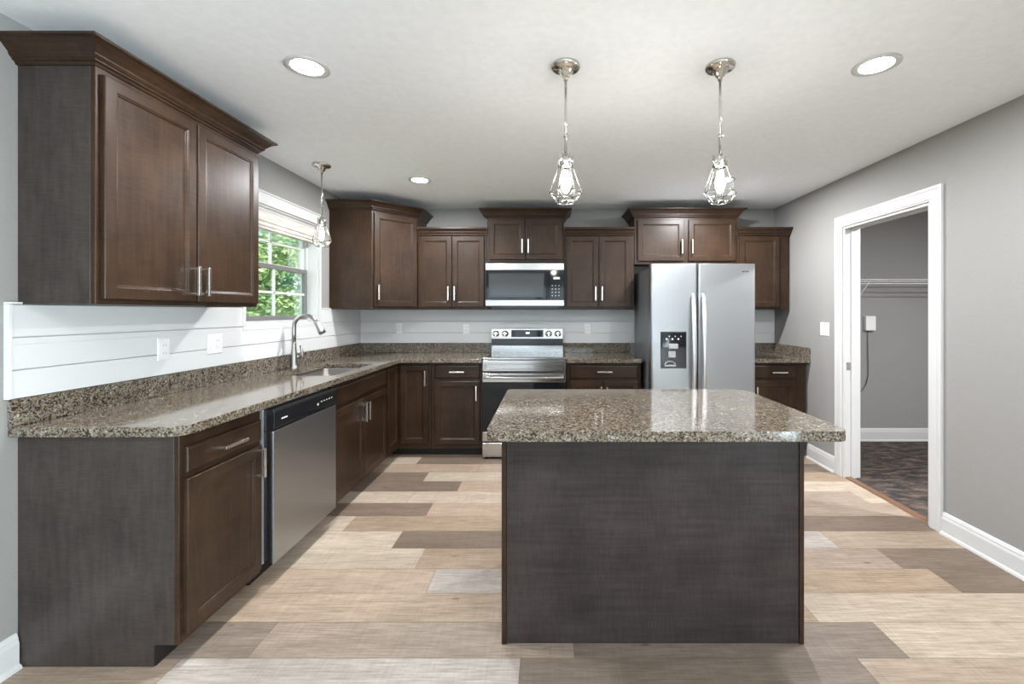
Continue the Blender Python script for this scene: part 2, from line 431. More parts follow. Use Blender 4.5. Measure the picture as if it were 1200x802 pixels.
m.box(.05,.085,T,T+.01,0,DZ-T).box(.05,.085,L-T-.01,L-T,0,DZ-T).box(.05,.085,T,L-T,DZ-T-.01,DZ-T)
m.build('jamb', TRIM, e)
m = MB(); m.box(.012, .045, L-T-.003, L-T, .875, .935); m.box(.02, .036, L-T-.0045, L-T-.003, .89, .92)
m.build('strike_plate', NICK, e)
MB().prism([(0,0),(.06,0),(.05,.010),(.01,.010)], T, L-T, 'y').build('threshold', STRIP, e)

# kitchen window
e = sempty('window_1', (XL, WY0, WZ0)); wl, wh = WY1-WY0, WZ1-WZ0
m = MB()   # reveal boards
m.box(-.139,0,0,.012,0,wh).box(-.139,0,wl-.012,wl,0,wh).box(-.139,0,.012,wl-.012,wh-.012,wh).box(-.139,.012,.0,wl,0,.014)
m.build('reveal', TRIM, e)
m = MB()
m.box(.001,.016,-.03,0,.0005,wh-.0005).box(.001,.016,wl,wl+.028,.0005,wh-.0005).box(.001,.02,-.03,wl+.03,wh,wh+.0775).box(.001,.017,-.03,wl+.028,-.03,0)
m.box(.001,.026,-.035,wl+.035,wh+.078,wh+.09)
m.build('casing', TRIM, e, .002)
def sash(name, x, z0, z1, st, mat=TRIM):
    y0_, y1_ = .02, wl-.02; m = MB(); a, b = x-.014, x+.014
    m.box(a,b,y0_,y0_+st,z0,z1).box(a,b,y1_-st,y1_,z0,z1).box(a,b,y0_+st,y1_-st,z0,z0+st).box(a,b,y0_+st,y1_-st,z1-st,z1)
    s = m.build(name, mat, e, .002)
    mm = MB(); yc, zc = wl/2, (z0+z1)/2
    mm.box(x-.006,x+.006,yc-.009,yc+.009,z0+st,z1-st).box(x-.006,x+.006,y0_+st,y1_-st,zc-.009,zc+.009)
    mm.build('muntin', TRIM, s)
    MB().box(x-.002,x+.002,y0_+st,y1_-st,z0+st,z1-st).build('pane', PANE, s)
m = MB(); m.box(-.139,-.085,.012,.03,.014,wh-.012).box(-.139,-.085,wl-.03,wl-.012,.014,wh-.012).box(-.139,-.085,.03,wl-.03,.014,.028)
m.build('track', simple('window_track', (.5,.5,.49), .5), e)
sash('sash_upper', -.122, .425, wh-.013, .038)
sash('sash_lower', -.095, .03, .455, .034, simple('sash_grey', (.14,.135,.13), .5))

# shade in the window
r = thing('roman_shade', 'cream woven roman shade drawn up at the top of the sink window', 'window shade', (XL, WY0, 2.10))
m = MB(); m.box(-.075,-.02,.016,wl-.016,-.03,-.012); m.build('headrail', TRIM, r)
m = MB()
prof=[(-.03,-.02)]
zz=-.02
pts=[(-.030,-.02),(-.020,-.055),(-.022,-.085),(-.014,-.105),(-.026,-.112),(-.012,-.135),(-.024,-.145),(-.010,-.162),(-.022,-.168)]
poly=[(x,z) for x,z in pts]+[(-.045,-.168),(-.045,-.02)]
m.prism(poly, .018, wl-.018, 'y'); m.build('fabric', SHADE, r)

# shiplap
def shiplap_back():
    m = MB(); y = YB; t = .016; x0, x1 = XL+.0165, XR-.002
    for z0, z1 in ((1.016,1.1225),(1.1265,1.245),(1.249,1.368)):
        m.box(x0,x1,y-t,y-.0005,z0,z1)
    m.box(-.60,.15,y-t,y-.0005,.90,1.0145)
    m.box(x0,x1,y-.004,y-.0004,1.016,1.368)
    return struct(m.build('trim_shiplap_back', SHIP, bevel=.0015, seg=1))
shiplap_back()
m = MB(); t = .016; xa, xb = XL+.0005, XL+t; Y0 = 1.62; Y1 = YB-.001
for z0, z1 in ((1.018,1.1225),(1.1265,1.2195)): m.box(xa,xb,Y0,Y1,z0,z1)
m.box(xa,xb,Y0,WY0-.032,1.2196,1.245).box(xa,xb,WY1+.03,Y1,1.2196,1.245)
m.box(xa,xb,Y0,WY0-.032,1.249,1.370).box(xa,xb,WY1+.03,Y1,1.249,1.370)
m.box(xa,xa+.003,Y0,WY0-.032,1.018,1.370).box(xa,xa+.003,WY1+.03,Y1,1.018,1.370)
m.box(xa,xb+.004,Y0-.014,Y0-.0005,1.018,1.372)
m.box(xa,xb+.010,Y0-.014,1.646,1.3725,1.380).box(xa,xb+.006,WY1+.03,3.985,1.3705,1.380)
struct(m.build('trim_shiplap_left', SHIP, bevel=.0012, seg=1))

# ------------------------------------------------------------------ cabinets
ST = .057
def door_mesh(x0, x1, z0, z1, y):
    """recessed panel door, front towards -y, back at y"""
    t = .020
    m = MB()
    m.loft(x0, x1, z0, z1, [(0,0),(0,-t+.003),(.003,-t),(ST-.011,-t),(ST-.008,-t+.003),(ST-.004,-t+.0035),(ST,-t+.009),(ST+.012,-t+.0095)], y)
    return m
def drawer_mesh(x0, x1, z0, z1, y):
    m = MB(); t = .020
    m.loft(x0, x1, z0, z1, [(0,0),(0,-t+.006),(.004,-t+.002),(.010,-t)], y); return m
def pull(parent, x, z, y, horiz=False, L=.138):
    """square bar pull in front of plane y"""
    m = MB(); r = .0065; h = L/2
    if horiz:
        m.box(x-h,x+h,y-.037,y-.025,z-r,z+r)
        for s in (-1,1): m.box(x+s*(h-.010)-.005,x+s*(h-.010)+.005,y-.027,y+.001,z-.005,z+.005)
    else:
        m.box(x-r,x+r,y-.037,y-.025,z-h,z+h)
        for s in (-1,1): m.box(x-.005,x+.005,y-.027,y+.001,z+s*(h-.010)-.005,z+s*(h-.010)+.005)
    return m.build('handle', NICK, parent, .0015)
CR = [(0,0),(.006,.001),(.010,.010),(.018,.014),(.018,.019),(.023,.022),(.029,.030),(.029,.036),(.034,.042),(.040,.048),(.048,.058),(.060,.068),(.070,.073),(.074,.074),(.075,.077),(.075,.084),(0,.084)]
CRS = [(0,0),(.006,.002),(.010,.012),(.010,.018),(.018,.024),(.022,.034),(.022,.040),(.030,.052),(.040,.062),(.043,.066),(.043,.082),(0,.082)]
def upper(name, label, loc, rz, w, d, z0, z1, doors, handles, crown, crown_path=None, endmat=None):
    r = thing(name, label, 'cabinet', loc, rz, 'dark wall cabinets')
    m = MB(); m.box(0,w,-d+.0195,-.002,z0+.012,z1).box(0,.016,-d+.0195,-.002,z0,z0+.012).box(w-.016,w,-d+.0195,-.002,z0,z0+.012)
    m.build('carcass', endmat or WOOD_V, r, .001, 1)
    MB().box(0,w,-d,-d+.019,z0,z1).build('face_frame', WOOD_V, r, .0012, 1)
    ds = []
    for (a, b, za, zb) in doors:
        ds.append(door_mesh(a,b,za,zb,-d-.0005).build('door', WOOD_V, r, .0008, 1))
    for (di, x, z) in handles: pull(ds[di], x, z, -d-.0205)
    MB().sweep(crown_path, crown, z1-.012).build('crown_moulding', WOOD_V, r)
    return r
# left wall cabinet
w, d = .915, .295; z0, z1 = 1.372, 2.286
upper('wall_cabinet', 'large two-door dark wall cabinet above the near end of the left counter', (XL+.001, 1.648, 0), PI/2, w, d, z0, z1,
  [(.017,.452,1.392,2.250),(.461,.900,1.392,2.250)], [(0,.427,1.49),(1,.487,1.49)], CR, [(0,-.001),(0,-d),(w,-d),(w,-.001)], WOOD_END)
# back wall: left of microwave
xA = -1.292; w = .680
upper('wall_cabinet', 'low two-door dark wall cabinet between the corner cabinet and microwave', (xA, YB-.001, 0), 0, w, .32, 1.372, 2.108,
  [(.022,.334,1.392,2.092),(.342,.655,1.392,2.092)], [(0,.307,1.525),(1,.369,1.525)], CRS, [(0,-.32),(w,-.32)])
upper('wall_cabinet', 'short two-door dark wall cabinet with flared crown above the microwave', (-.610, YB-.001, 0), 0, .762, .32, 1.838, 2.286,
  [(.022,.376,1.862,2.256),(.384,.740,1.862,2.256)], [(0,.350,1.99),(1,.410,1.99)], CR, [(0,-.001),(0,-.32),(.762,-.32),(.762,-.001)])
w = .690
upper('wall_cabinet', 'low two-door dark wall cabinet between microwave and fridge', (.154, YB-.001, 0), 0, w, .32, 1.372, 2.108,
  [(.022,.336,1.392,2.092),(.344,.655,1.392,2.092)], [(0,.307,1.525),(1,.369,1.525)], CRS, [(0,-.32),(w,-.32)])
w = 1.014
upper('wall_cabinet', 'wide two-door dark wall cabinet with flared crown above the fridge', (.848, YB-.001, 0), 0, w, .32, 1.815, 2.286,
  [(.030,.485,1.847,2.256),(.533,.995,1.847,2.256)], [(0,.460,1.985),(1,.560,1.985)], CR, [(0,-.001),(0,-.32),(w,-.32),(w,-.001)])
w = .505
upper('wall_cabinet', 'narrow single-door dark wall cabinet right of the fridge by the wall', (1.866, YB-.001, 0), 0, w, .32, 1.372, 2.108,
  [(.020,.410,1.392,2.092)], [(0,.052,1.525)], CRS, [(0,-.32),(w,-.32),(w,-.001)])
# diagonal corner wall cabinet
r = thing('corner_wall_cabinet', 'tall diagonal corner wall cabinet between the sink window and stove wall', 'cabinet', (XL, YB, 0))
P0, P1, P2, P3 = (.002, 3.99-YB), (.390, 3.99-YB), (.712, 4.315-YB), (.712, -.002)
MB().prism([P0,P1,P2,P3,(.002,-.002)], 1.372, 2.286).build('carcass', WOOD_V, r, .0015, 1)
MB().sweep([P0,P1,P2,P3], CR, 2.274).build('crown_moulding', WOOD_V, r)
v = Vector(P2)-Vector(P1); Ld = v.length; an = math.atan2(v.y, v.x)
dd = door_mesh(.018, Ld-.018, 1.392, 2.256, -.0005).build('door', WOOD_V, r, .0008, 1)
dd.location = (P1[0], P1[1], 0); dd.rotation_euler = (0,0,an)
pull(dd, .046, 1.525, -.0205)

# base cabinets
def base_cab(name, label, loc, rz, w, d, drawers, doors, dh, oh, hollow=False, endmat=None, toe=.095):
    r = thing(name, label, 'cabinet', loc, rz, 'dark base cabinets')
    if not hollow:
        MB().prism([(-.002,0),(-d+toe,0),(-d+toe,.082),(-d+.0195,.082),(-d+.0195,.8755),(-.002,.8755)], 0, w, 'x').build('carcass', endmat or WOOD_V, r, .001, 1)
    else:
        m = MB(); pr = [(-.002,0),(-d+toe,0),(-d+toe,.082),(-d+.0195,.082),(-d+.0195,.8755),(-.002,.8755)]
        m.prism(pr, 0, .018, 'x').prism(pr, w-.018, w, 'x').box(.018,w-.018,-d+.02,-.01,.09,.105).box(.018,w-.018,-.010,-.002,0,.8755)
        m.box(.018,w-.018,-d+toe,-d+toe+.015,0,.082)
        m.build('carcass', WOOD_V, r)
    MB().box(.0005 if not endmat else 0,w,-d,-d+.019,.082,.8755).build('face_frame', WOOD_V, r, .0012, 1)
    MB().box(.002 if not endmat else .004, w-.002, -d+toe-.004, -d+toe-.0005, .001, .081).build('toe_kick', TOE, r)
    for i, (a,b,za,zb) in enumerate(drawers):
        o = drawer_mesh(a,b,za,zb,-d-.0005).build('drawer', WOOD_V, r, .0006, 1)
        for (di, x, z) in dh:
            if di == i: pull(o, x, z, -d-.0205, True)
    for i, (a,b,za,zb) in enumerate(doors):
        o = door_mesh(a,b,za,zb,-d-.0005).build('door', WOOD_V, r, .0008, 1)
        for (di, x, z) in oh:
            if di == i: pull(o, x, z, -d-.0205)
    return r
D = .612
def noteaddon(): pass
base_cab('base_cabinet', 'dark base cabinet with one drawer and door at the near end of left run', (XL+.001, 1.648, 0), PI/2, .462, D,
  [(.017,.445,.728,.826)], [(.017,.445,.112,.704)], [(0,.235,.775)], [(0,.418,.628)], endmat=WOOD_END)
base_cab('sink_base_cabinet', 'dark two-door sink base cabinet below the faucet, beyond the dishwasher', (XL+.001, 2.79, 0), PI/2, .935, D,
  [(.015,.920,.728,.850)], [(.015,.463,.112,.704),(.471,.920,.112,.704)], [], [(0,.436,.60),(1,.498,.60)], hollow=True)
base_cab('base_cabinet', 'dark base cabinet with drawer and door left of the range', (-1.082, YB-.001, 0), 0, .470, D,
  [(.037,.450,.735,.852)], [(.037,.450,.124,.706)], [(0,.243,.795)], [(0,.420,.600)])
base_cab('base_cabinet', 'dark base cabinet with wide drawer between the range and fridge', (.162, YB-.001, 0), 0, .690, D,
  [(.035,.655,.735,.852)], [(.035,.341,.124,.706),(.349,.655,.124,.706)], [(0,.349,.795)], [(0,.318,.59),(1,.372,.59)])
base_cab('base_cabinet', 'dark base cabinet with drawer right of the fridge against the wall', (1.86, YB-.001, 0), 0, .508, D,
  [(.030,.408,.735,.852)], [(.030,.408,.124,.706)], [(0,.250,.790)], [(0,.043,.59)])
# corner base
r = thing('corner_base_cabinet', 'dark inside-corner base cabinet with two narrow doors meeting at right angles', 'cabinet', (XL, YB, 0))
ca = lambda X: X-XL
cb = lambda Y: Y-YB
f = -1.397
poly = [(ca(XL)+.002,cb(3.727)),(ca(f),cb(3.727)),(ca(f),cb(4.025)),(ca(-1.084),cb(4.025)),(ca(-1.084),-.002),(.002,-.002)]
MB().prism(poly, .082, .8755).build('carcass', WOOD_V, r, .001, 1)
poly = [(.002,cb(3.727)),(ca(f)-.095,cb(3.727)),(ca(f)-.095,cb(4.12)),(ca(-1.084),cb(4.12)),(ca(-1.084),-.002),(.002,-.002)]
MB().prism(poly, 0, .0815).build('toe_kick', TOE, r)
o = door_mesh(.016, .270, .130, .852, 0).build('door', WOOD_V, r, .0008, 1); o.location = (ca(f)+.0005, cb(3.727), 0); o.rotation_euler = (0,0,PI/2)
o = door_mesh(.032, .290, .130, .852, 0).build('door', WOOD_V, r, .0008, 1); o.location = (ca(f), cb(4.0245), 0)
pull(o, .268, .735, -.020)

# island
r = thing('kitchen_island', 'dark wood kitchen island with plain panelled back facing the camera', 'kitchen island', (-.19, 2.375, 0))
iw, idp = 1.221, .612
MB().prism([(-idp+.008,0),(-.095,0),(-.095,.082),(-.02,.082),(-.02,.8755),(-idp+.008,.8755)], .0195, iw-.0195, 'x').build('carcass', WOOD_V, r)
MB().box(.0205,iw-.0205,-idp+.001,-idp+.0075,.002,.8755).build('back_panel', WOOD_H, r)
for s in (0, 1):
    x = 0 if s == 0 else iw-.019
    MB().box(x,x+.019,-idp-.004,-.0005,0,.8755).build('side_panel', WOOD_V, r, .0012, 1)
MB().box(.0195,iw-.0195,-.0195,-.0005,.082,.8755).build('face_frame', WOOD_V, r)
for i in range(2):
    a = .03+i*.585; b_ = a+.575
    for kind, za, zb in (('drawer',.735,.852),('door',.112,.706)):
        o = (drawer_mesh if kind=='drawer' else door_mesh)(-b_, -a, za, zb, 0).build(kind, WOOD_V, r); o.rotation_euler=(0,0,PI); o.location=(0,0,0)
        pull(o, -(a+b_)/2 if kind=='drawer' else (-b_+.04 if i==0 else -a-.04), .795 if kind=='drawer' else .62, -.02, kind=='drawer')

# ------------------------------------------------------------------ worktops
def rounded(x0,x1,y0,y1,rs,n=6):
    pts=[]
    for (cx,cy,a0,r_) in ((x0,y0,PI,rs[0]),(x1,y0,1.5*PI,rs[1]),(x1,y1,0,rs[2]),(x0,y1,.5*PI,rs[3])):
        sx = 1 if cx==x0 else -1; sy = 1 if cy==y0 else -1
        if r_ == 0: pts.append((cx,cy)); continue
        for i in range(n+1):
            a=a0+PI/2*i/n; pts.append((cx+sx*r_+r_*math.cos(a), cy+sy*r_+r_*math.sin(a)))
    return pts
def slab(name, outer, hole, z0, z1, parent=None, bevel=.004):
    bm = bmesh.new(); edges=[]
    for loop in [outer]+([hole] if hole else []):
        vs=[bm.verts.new((p[0],p[1],z0)) for p in loop]
        for i in range(len(vs)): edges.append(bm.edges.new((vs[i],vs[(i+1)%len(vs)])))
    g = bmesh.ops.triangle_fill(bm, use_beauty=True, use_dissolve=False, edges=edges)
    fs=[x for x in bm.faces]
    ex = bmesh.ops.extrude_face_region(bm, geom=fs)
    bmesh.ops.translate(bm, vec=(0,0,z1-z0), verts=[v for v in ex['geom'] if isinstance(v, bmesh.types.BMVert)])
    m = MB(); m.bm.free(); m.bm = bm
    return m.build(name, GRAN, parent, bevel, 2)
ZC0, ZC1 = .8765, .914
r = thing('worktop', 'long L-shaped granite worktop running from the left wall run round to the range', 'worktop', (0,0,0), 0, 'granite worktops')
SX0, SX1, SY0, SY1 = -1.865, -1.455, 2.93, 3.62
hole = rounded(SX0,SX1,SY0,SY1,(.03,)*4)
slab('slab', [(XL+.002,1.617),(-1.405,1.617),(-1.36,1.655),(-1.36,3.985),(-.611,3.985),(-.611,YB-.002),(XL+.002,YB-.002)], hole, ZC0, ZC1, r)
m = MB(); m.box(XL+.002,XL+.022,1.617,YB-.0225,ZC1+.0003,1.0158).box(XL+.002,-.611,YB-.022,YB-.002,ZC1+.0003,1.0158)
m.build('backsplash', GRAN, r, .002)
r = thing('worktop', 'short granite worktop between the range and the fridge', 'worktop', (0,0,0), 0, 'granite worktops')
slab('slab', [(.160,3.985),(.856,3.985),(.856,YB-.002),(.160,YB-.002)], None, ZC0, ZC1, r)
MB().box(.160,.856,YB-.022,YB-.002,ZC1+.0003,1.0158).build('backsplash', GRAN, r, .002)
r = thing('worktop', 'small granite worktop right of the fridge with splash along the side wall', 'worktop', (0,0,0), 0, 'granite worktops')
slab('slab', [(1.855,3.985),(XR-.002,3.985),(XR-.002,YB-.002),(1.855,YB-.002)], None, ZC0, ZC1, r)
m = MB(); m.box(1.855,XR-.002,YB-.022,YB-.002,ZC1+.0003,1.0158).box(XR-.022,XR-.002,3.985,YB-.0225,ZC1+.0003,1.0158)
m.build('backsplash', GRAN, r, .002)
r = slab('island_worktop', rounded(-.226,1.086,1.563,2.420,(.035,.045,.07,.03)), None, ZC0, ZC1)
tag(r, 'large freestanding granite worktop with rounded corners on the kitchen island', 'worktop', 'granite worktops')

# sink
r = thing('sink', 'stainless undermount sink set into the left worktop under the window', 'sink', ((SX0+SX1)/2,(SY0+SY1)/2,0))
hx, hy = (SX1-SX0)/2, (SY1-SY0)/2
bm = bmesh.new(); rings=[]
for ins, z in ((-.012,ZC0-.0008),(.004,ZC0-.0008),(.006,ZC0-.01),(.012,.72),(.03,.695),(.17,.690)):
    L = rounded(-hx+ins,hx-ins,-hy+ins,hy-ins,(max(.02,.04),)*4); rings.append([bm.verts.new((*p,z)) for p in L])
for A,B in zip(rings,rings[1:]):
    for j in range(len(A)): bm.faces.new((A[j],A[(j+1)%len(A)],B[(j+1)%len(A)],B[j])).smooth=True
bm.faces.new(rings[-1]); m=MB(); m.bm.free(); m.bm=bm
o = m.build('basin', simple('sink_steel', (.30,.28,.26), .32, 1), r); so=o.modifiers.new('t','SOLIDIFY'); so.thickness=.0015; so.offset=1
MB().lathe([(.0,.6925),(.018,.6925),(.034,.6935),(.043,.6945),(.043,.692),(.0,.692)],(0,.12,0)).build('drain', CHROME, r)

# faucet
r = thing('faucet', 'brushed steel gooseneck pull-down faucet with side lever behind the sink', 'faucet', (-1.928,3.30,ZC1))
MB().lathe([(0,0),(.033,0),(.033,.006),(.029,.012),(.027,.03),(.025,.08),(.021,.13),(.0165,.165),(.0150,.20),(0,.20)],n=24).build('body', FAUC, r)
pts=[(0,0,.18),(0,0,.27)]
R_=.088
for i in range(1,15):
    a=PI*i/14*.86; pts.append((R_-R_*math.cos(a),0,.27+.045+ R_*math.sin(a)*1.0))
pts.insert(2,(0,0,.30))
MB().tube(pts,.0145,14).build('spout', FAUC, r)
p=Vector(pts[-1]); dr=(Vector(pts[-1])-Vector(pts[-2])).normalized()
MB().tube([p-dr*.01,p+dr*.02,p+dr*.075,p+dr*.098],[.0165,.0185,.025,.026],16).build('spray_head', FAUC, r)
m=MB(); m.tube([(0,0,.085),(.030,.030,.085)],.014,14); m.tube([(.028,.028,.080),(.042,.042,.105),(.030,.034,.175)],[.011,.013,.008],10)
m.build('lever', FAUC, r)

# ------------------------------------------------------------------ dishwasher
r = thing('dishwasher', 'stainless dishwasher with black control panel in the left counter run', 'dishwasher', (XL+.001,2.128,0), PI/2)
w=.64; d0=.60
m=MB(); m.box(.01,w-.01,-.57,-.03,.10,.868); m.build('tub', BPLAS, r)
m=MB(); m.box(.002,w-.002,-d0-.004,-.571,.115,.872).box(-.010,.0015,-d0-.018,-.571,.115,.872); m.build('frame_strip', GALV, r)
MB().box(.012,w-.012,-.54,-.52,.0,.098).build('toe_kick', BPLAS, r)
m=MB(); m.box(.005,w-.005,-.650,-d0-.006,.118,.758); 
m.build('door', BPLAS, r, .002)
m=MB(); m.box(.006,w-.006,-.6625,-.6505,.105,.7575); m.build('door_panel', STEELD, r, .004)
m=MB(); m.prism([(-d0-.006,.7595),(-.652,.7595),(-.668,.772),(-.668,.852),(-.660,.864),(-d0-.006,.864)], .005, w-.005, 'x'); pn=m.build('control_panel', BPLAS, r, .003)
m=MB(); m.box(.06,.11,-.6688,-.6682,.805,.812)
for i in range(5): m.box(.44+i*.03,.452+i*.03,-.6688,-.6682,.812,.818)
m.box(.40,.412,-.6688,-.6682,.80,.812)
m.build('lettering', MARK, pn)
MB().box(.23,.42,-.6692,-.6645,.7735,.788).build('pocket_handle', BGLASS, pn, .002)
for x in (.05,w-.05):
    MB().lathe([(0,0),(.018,0),(.018,.012),(.006,.014),(.006,.099),(0,.099)],(x,-.50,0),12).build('foot', GREYP, r)

# ------------------------------------------------------------------ range
r = thing('range', 'stainless electric range with black glass oven door and rear control panel', 'range', (-.605,YB-.023,0))
w=.76
m=MB(); m.box(.003,w-.003,-.60,-.0,.03,.905); m.build('body', DGREY, r)
m=MB(); m.box(.0,w,-.615,-.055,.9055,.924); m.build('cooktop_frame', STEEL, r, .003)
m=MB(); m.box(.02,w-.02,-.598,-.058,.9242,.9262); ct=m.build('cooktop', BGLASS, r)
for cx_,cy_,rr in ((.20,-.45,.10),(.56,-.45,.085),(.20,-.19,.075),(.56,-.19,.10)):
    MB().lathe([(rr-.002,.9264),(rr,.9265),(rr+.001,.9264)],(cx_,cy_,0),40).build('burner_ring', GREYP, ct)
bg = MB().box(.004,w-.004,-.054,-.001,.9055,.993).build('backguard', STEEL, r, .003)
MB().box(.006,w-.006,-.046,-.001,.9935,1.0605).build('vent_strip', BPLAS, r)
m=MB(); m.prism([(-.001,1.061),(-.060,1.061),(-.048,1.172),(-.001,1.172)], .004, w-.004, 'x'); cp=m.build('control_panel', STEEL, r, .004)
def onpanel(z): return -.060+(z-1.061)/.111*.012
m=MB(); m.box(.215,.548,onpanel(1.117)-.007,onpanel(1.117)+.004,1.082,1.155); dsp=m.build('display', BGLASS, cp)
m=MB(); m.box(.370,.384,onpanel(1.117)-.0078,onpanel(1.117)-.0072,1.119,1.131).box(.388,.402,onpanel(1.117)-.0078,onpanel(1.117)-.0072,1.119,1.131)
m.build('clock_digits', simple('clock_glow',(.8,.8,.8),.5,emit=(.9,.95,1),es=2.5), dsp)
for x in (.055,.150,.605,.700):
    m=MB(); z=1.115; m.lathe([(0,.0),(.034,.0),(.034,.006),(.026,.008),(.025,.026),(.022,.030),(0,.030)],(x,onpanel(z)+.004,z),24,'y'); m.box(x-.005,x+.005,onpanel(z)-.036,onpanel(z)-.02,z-.024,z+.024)
    m.build('knob', NICK, cp)
# front
m=MB(); m.box(.0,w,-.640,-.602,.802,.903); fp=m.build('front_panel', STEEL, r, .004)
m=MB(); m.loft(.025,w-.025,.818,.872,[(0,0),(.002,-.003),(.008,-.003),(.011,-.0008)],-.6405); m.build('trim_frame', STEEL, fp)
od=MB().box(.0,w,-.640,-.602,.165,.786).build('oven_door', BPLAS, r, .003)
MB().box(.001,w-.001,-.648,-.6405,.704,.785).build('top_rail', STEEL, od, .003)
MB().box(.001,w-.001,-.647,-.6405,.252,.703).build('oven_glass', BGLASS, od, .002)
MB().box(.001,w-.001,-.648,-.6405,.165,.251).build('bottom_rail', STEEL, od, .003)
m=MB(); pts=[(.02+ (w-.04)*i/12, -.690-.012*math.sin(PI*i/12), .752) for i in range(13)]
m.tube(pts,.0125,12,flat=(1,1)); m.box(.018,.042,-.692,-.648,.741,.763).box(w-.042,w-.018,-.692,-.648,.741,.763)
m.build('handle', STEEL, od, .001)
MB().box(.0,w,-.645,-.602,.022,.150).build('storage_drawer', STEEL, r, .004)
for x in (.03,w-.03):
    for y in (-.58,-.06): MB().lathe([(0,0),(.02,0),(.02,.012),(.01,.014),(.01,.029),(0,.029)],(x,y,0),12).build('foot', BPLAS, r)

# ------------------------------------------------------------------ microwave
r = thing('microwave', 'over-the-range stainless microwave with black glass door above the range', 'microwave', (-.609,YB-.017,1.398))
w=.758; h=.418; yf=-.385
MB().box(.003,w-.003,yf,-.001,0,h).build('body', DGREY, r)
MB().box(0,w,yf-.032,yf-.0005,h-.068,h).build('top_rail', STEEL, r, .003)
MB().box(0,w,yf-.032,yf-.0005,.004,.062).build('bottom_rail', STEEL, r, .003)
dr_=MB().box(0,.590,yf-.030,yf-.0005,.0625,h-.0685).build('door', BGLASS, r, .003)
m=MB(); m.loft(.030,.565,.088,h-.10,[(0,0),(.001,-.002),(.012,-.002),(.016,-.0005)],yf-.0302); m.build('door_window', simple('microwave_screen',(.035,.036,.037),.12,0,.5), dr_)
cp=MB().box(.592,w,yf-.030,yf-.0005,.0625,h-.0685).build('control_panel', BGLASS, r, .003)
m=MB()
m.box(.655,.715,yf-.0308,yf-.0303,.262,.282)
for i in range(3):
    for j in range(4): m.box(.640+i*.032,.648+i*.032,yf-.0308,yf-.0303,.10+j*.032,.107+j*.032)
m.build('key_lettering', MARK, cp)
MB().box(.604,.620,yf-.046,yf-.0305,.075,h-.082).build('handle', BGLASS, dr_, .006)
MB().box(.04,w-.04,yf+.03,-.04,-.012,-.0005).build('grease_vent', BPLAS, r)

# ------------------------------------------------------------------ fridge
r = thing('refrigerator', 'stainless side-by-side refrigerator with water dispenser in the left door', 'refrigerator', (.889,YB-.10,0))
w=.911; yb_=-.0; dpt=.655
MB().box(.004,w-.004,-dpt,0,.02,1.735).build('case', DGREY, r, .004)
def fdoor(x0,x1,z0,z1,name='door'):
    y1=-dpt-.006; t=.085; m=MB(); n=6; rr=.018
    poly=[(x0,y1)]
    for i in range(n+1): a=PI+PI/2*i/n; poly.append((x0+rr+rr*math.cos(a), y1-t+rr+rr*math.sin(a)))
    for i in range(n+1): a=1.5*PI+PI/2*i/n; poly.append((x1-rr+rr*math.cos(a), y1-t+rr+rr*math.sin(a)))
    poly.append((x1,y1))
    return m.prism(poly, z0, z1).build(name, STEELF, r, .002)
yfz = -dpt-.091
dl = fdoor(0,.403,.10,1.764); drr = fdoor(.410,w,.10,1.764)
MB().box(.02,w-.02,-dpt-.03,-dpt-.001,.02,.095).build('kick_grille', BPLAS, r)
for x in (.06,w-.06): MB().box(x-.04,x+.04,-dpt-.05,-dpt+.08,1.7355,1.752).build('hinge_cover', DGREY, r, .004)
for x,dd_ in ((.358,dl),(.447,drr)):
    pts=[]
    for i in range(21):
        t=i/20; z=.55+t*(1.50-.55); pts.append((x, yfz-.012-.050*math.sin(PI*t)**.55, z))
    m=MB(); m.tube(pts,[.012+.009*math.sin(PI*min(1,max(0,i/20)))**.4 for i in range(21)],12,flat=(1,.6)); m.box(x-.010,x+.010,yfz-.016,yfz+.002,.545,.575).box(x-.010,x+.010,yfz-.016,yfz+.002,1.475,1.505)
    m.build('handle', simple('handle_steel',(.80,.81,.82),.30,1) if dd_ is dl else bpy.data.materials['handle_steel'], dd_)
# dispenser: bezel, recess, controls
x0,x1,z0,z1 = .083,.308,.853,1.172
m=MB(); m.box(x0,x1,yfz-.004,yfz+.0005,z0,z1); dp=m.build('dispenser', BPLAS, dl, .006)
m=MB(); m.box(x0+.008,x1-.008,yfz-.010,yfz-.0045,1.035,z1-.006); m.build('dispenser_panel', BGLASS, dl, .003)
m=MB()
for i in range(3): m.lathe([(0,0),(.008,0),(.007,.002),(0,.002)],(x0+.050+i*.051,yfz-.0102,1.108),12,'y')
for i in range(3): m.lathe([(0,0),(.005,0),(.004,.002),(0,.002)],(x0+.074+i*.051,yfz-.0102,1.132),12,'y')
m.build('dispenser_button', WPLAS, dl)
m=MB(); m.box(x0+.070,x0+.148,yfz-.020,yfz-.0045,1.026,1.068); m.build('ice_chute', GREYP, dl, .003)
m=MB(); m.box(x0+.066,x0+.128,yfz-.016,yfz-.0045,.948,1.004); m.build('dispenser_paddle', GREYP, dl, .004)
m=MB(); m.box(x0+.035,x0+.130,yfz-.014,yfz-.0045,.872,.884)
for i in range(7):
    a=PI*i/6
    if i<6: a2=PI*(i+1)/6; m.tube([(x0+.082-.045*math.cos(a),yfz-.008,.884+.032*math.sin(a)),(x0+.082-.045*math.cos(a2),yfz-.008,.884+.032*math.sin(a2))],.004,6)
m.build('drip_tray', GREYP, dl)
m=MB(); 
for i,(a,b_) in enumerate(((.790,.812),(.815,.821),(.826,.850))): m.box(a,b_,yfz-.001,yfz+.0005,1.690,1.700 if i!=1 else 1.706)
m.build('badge', DARKM, drr)

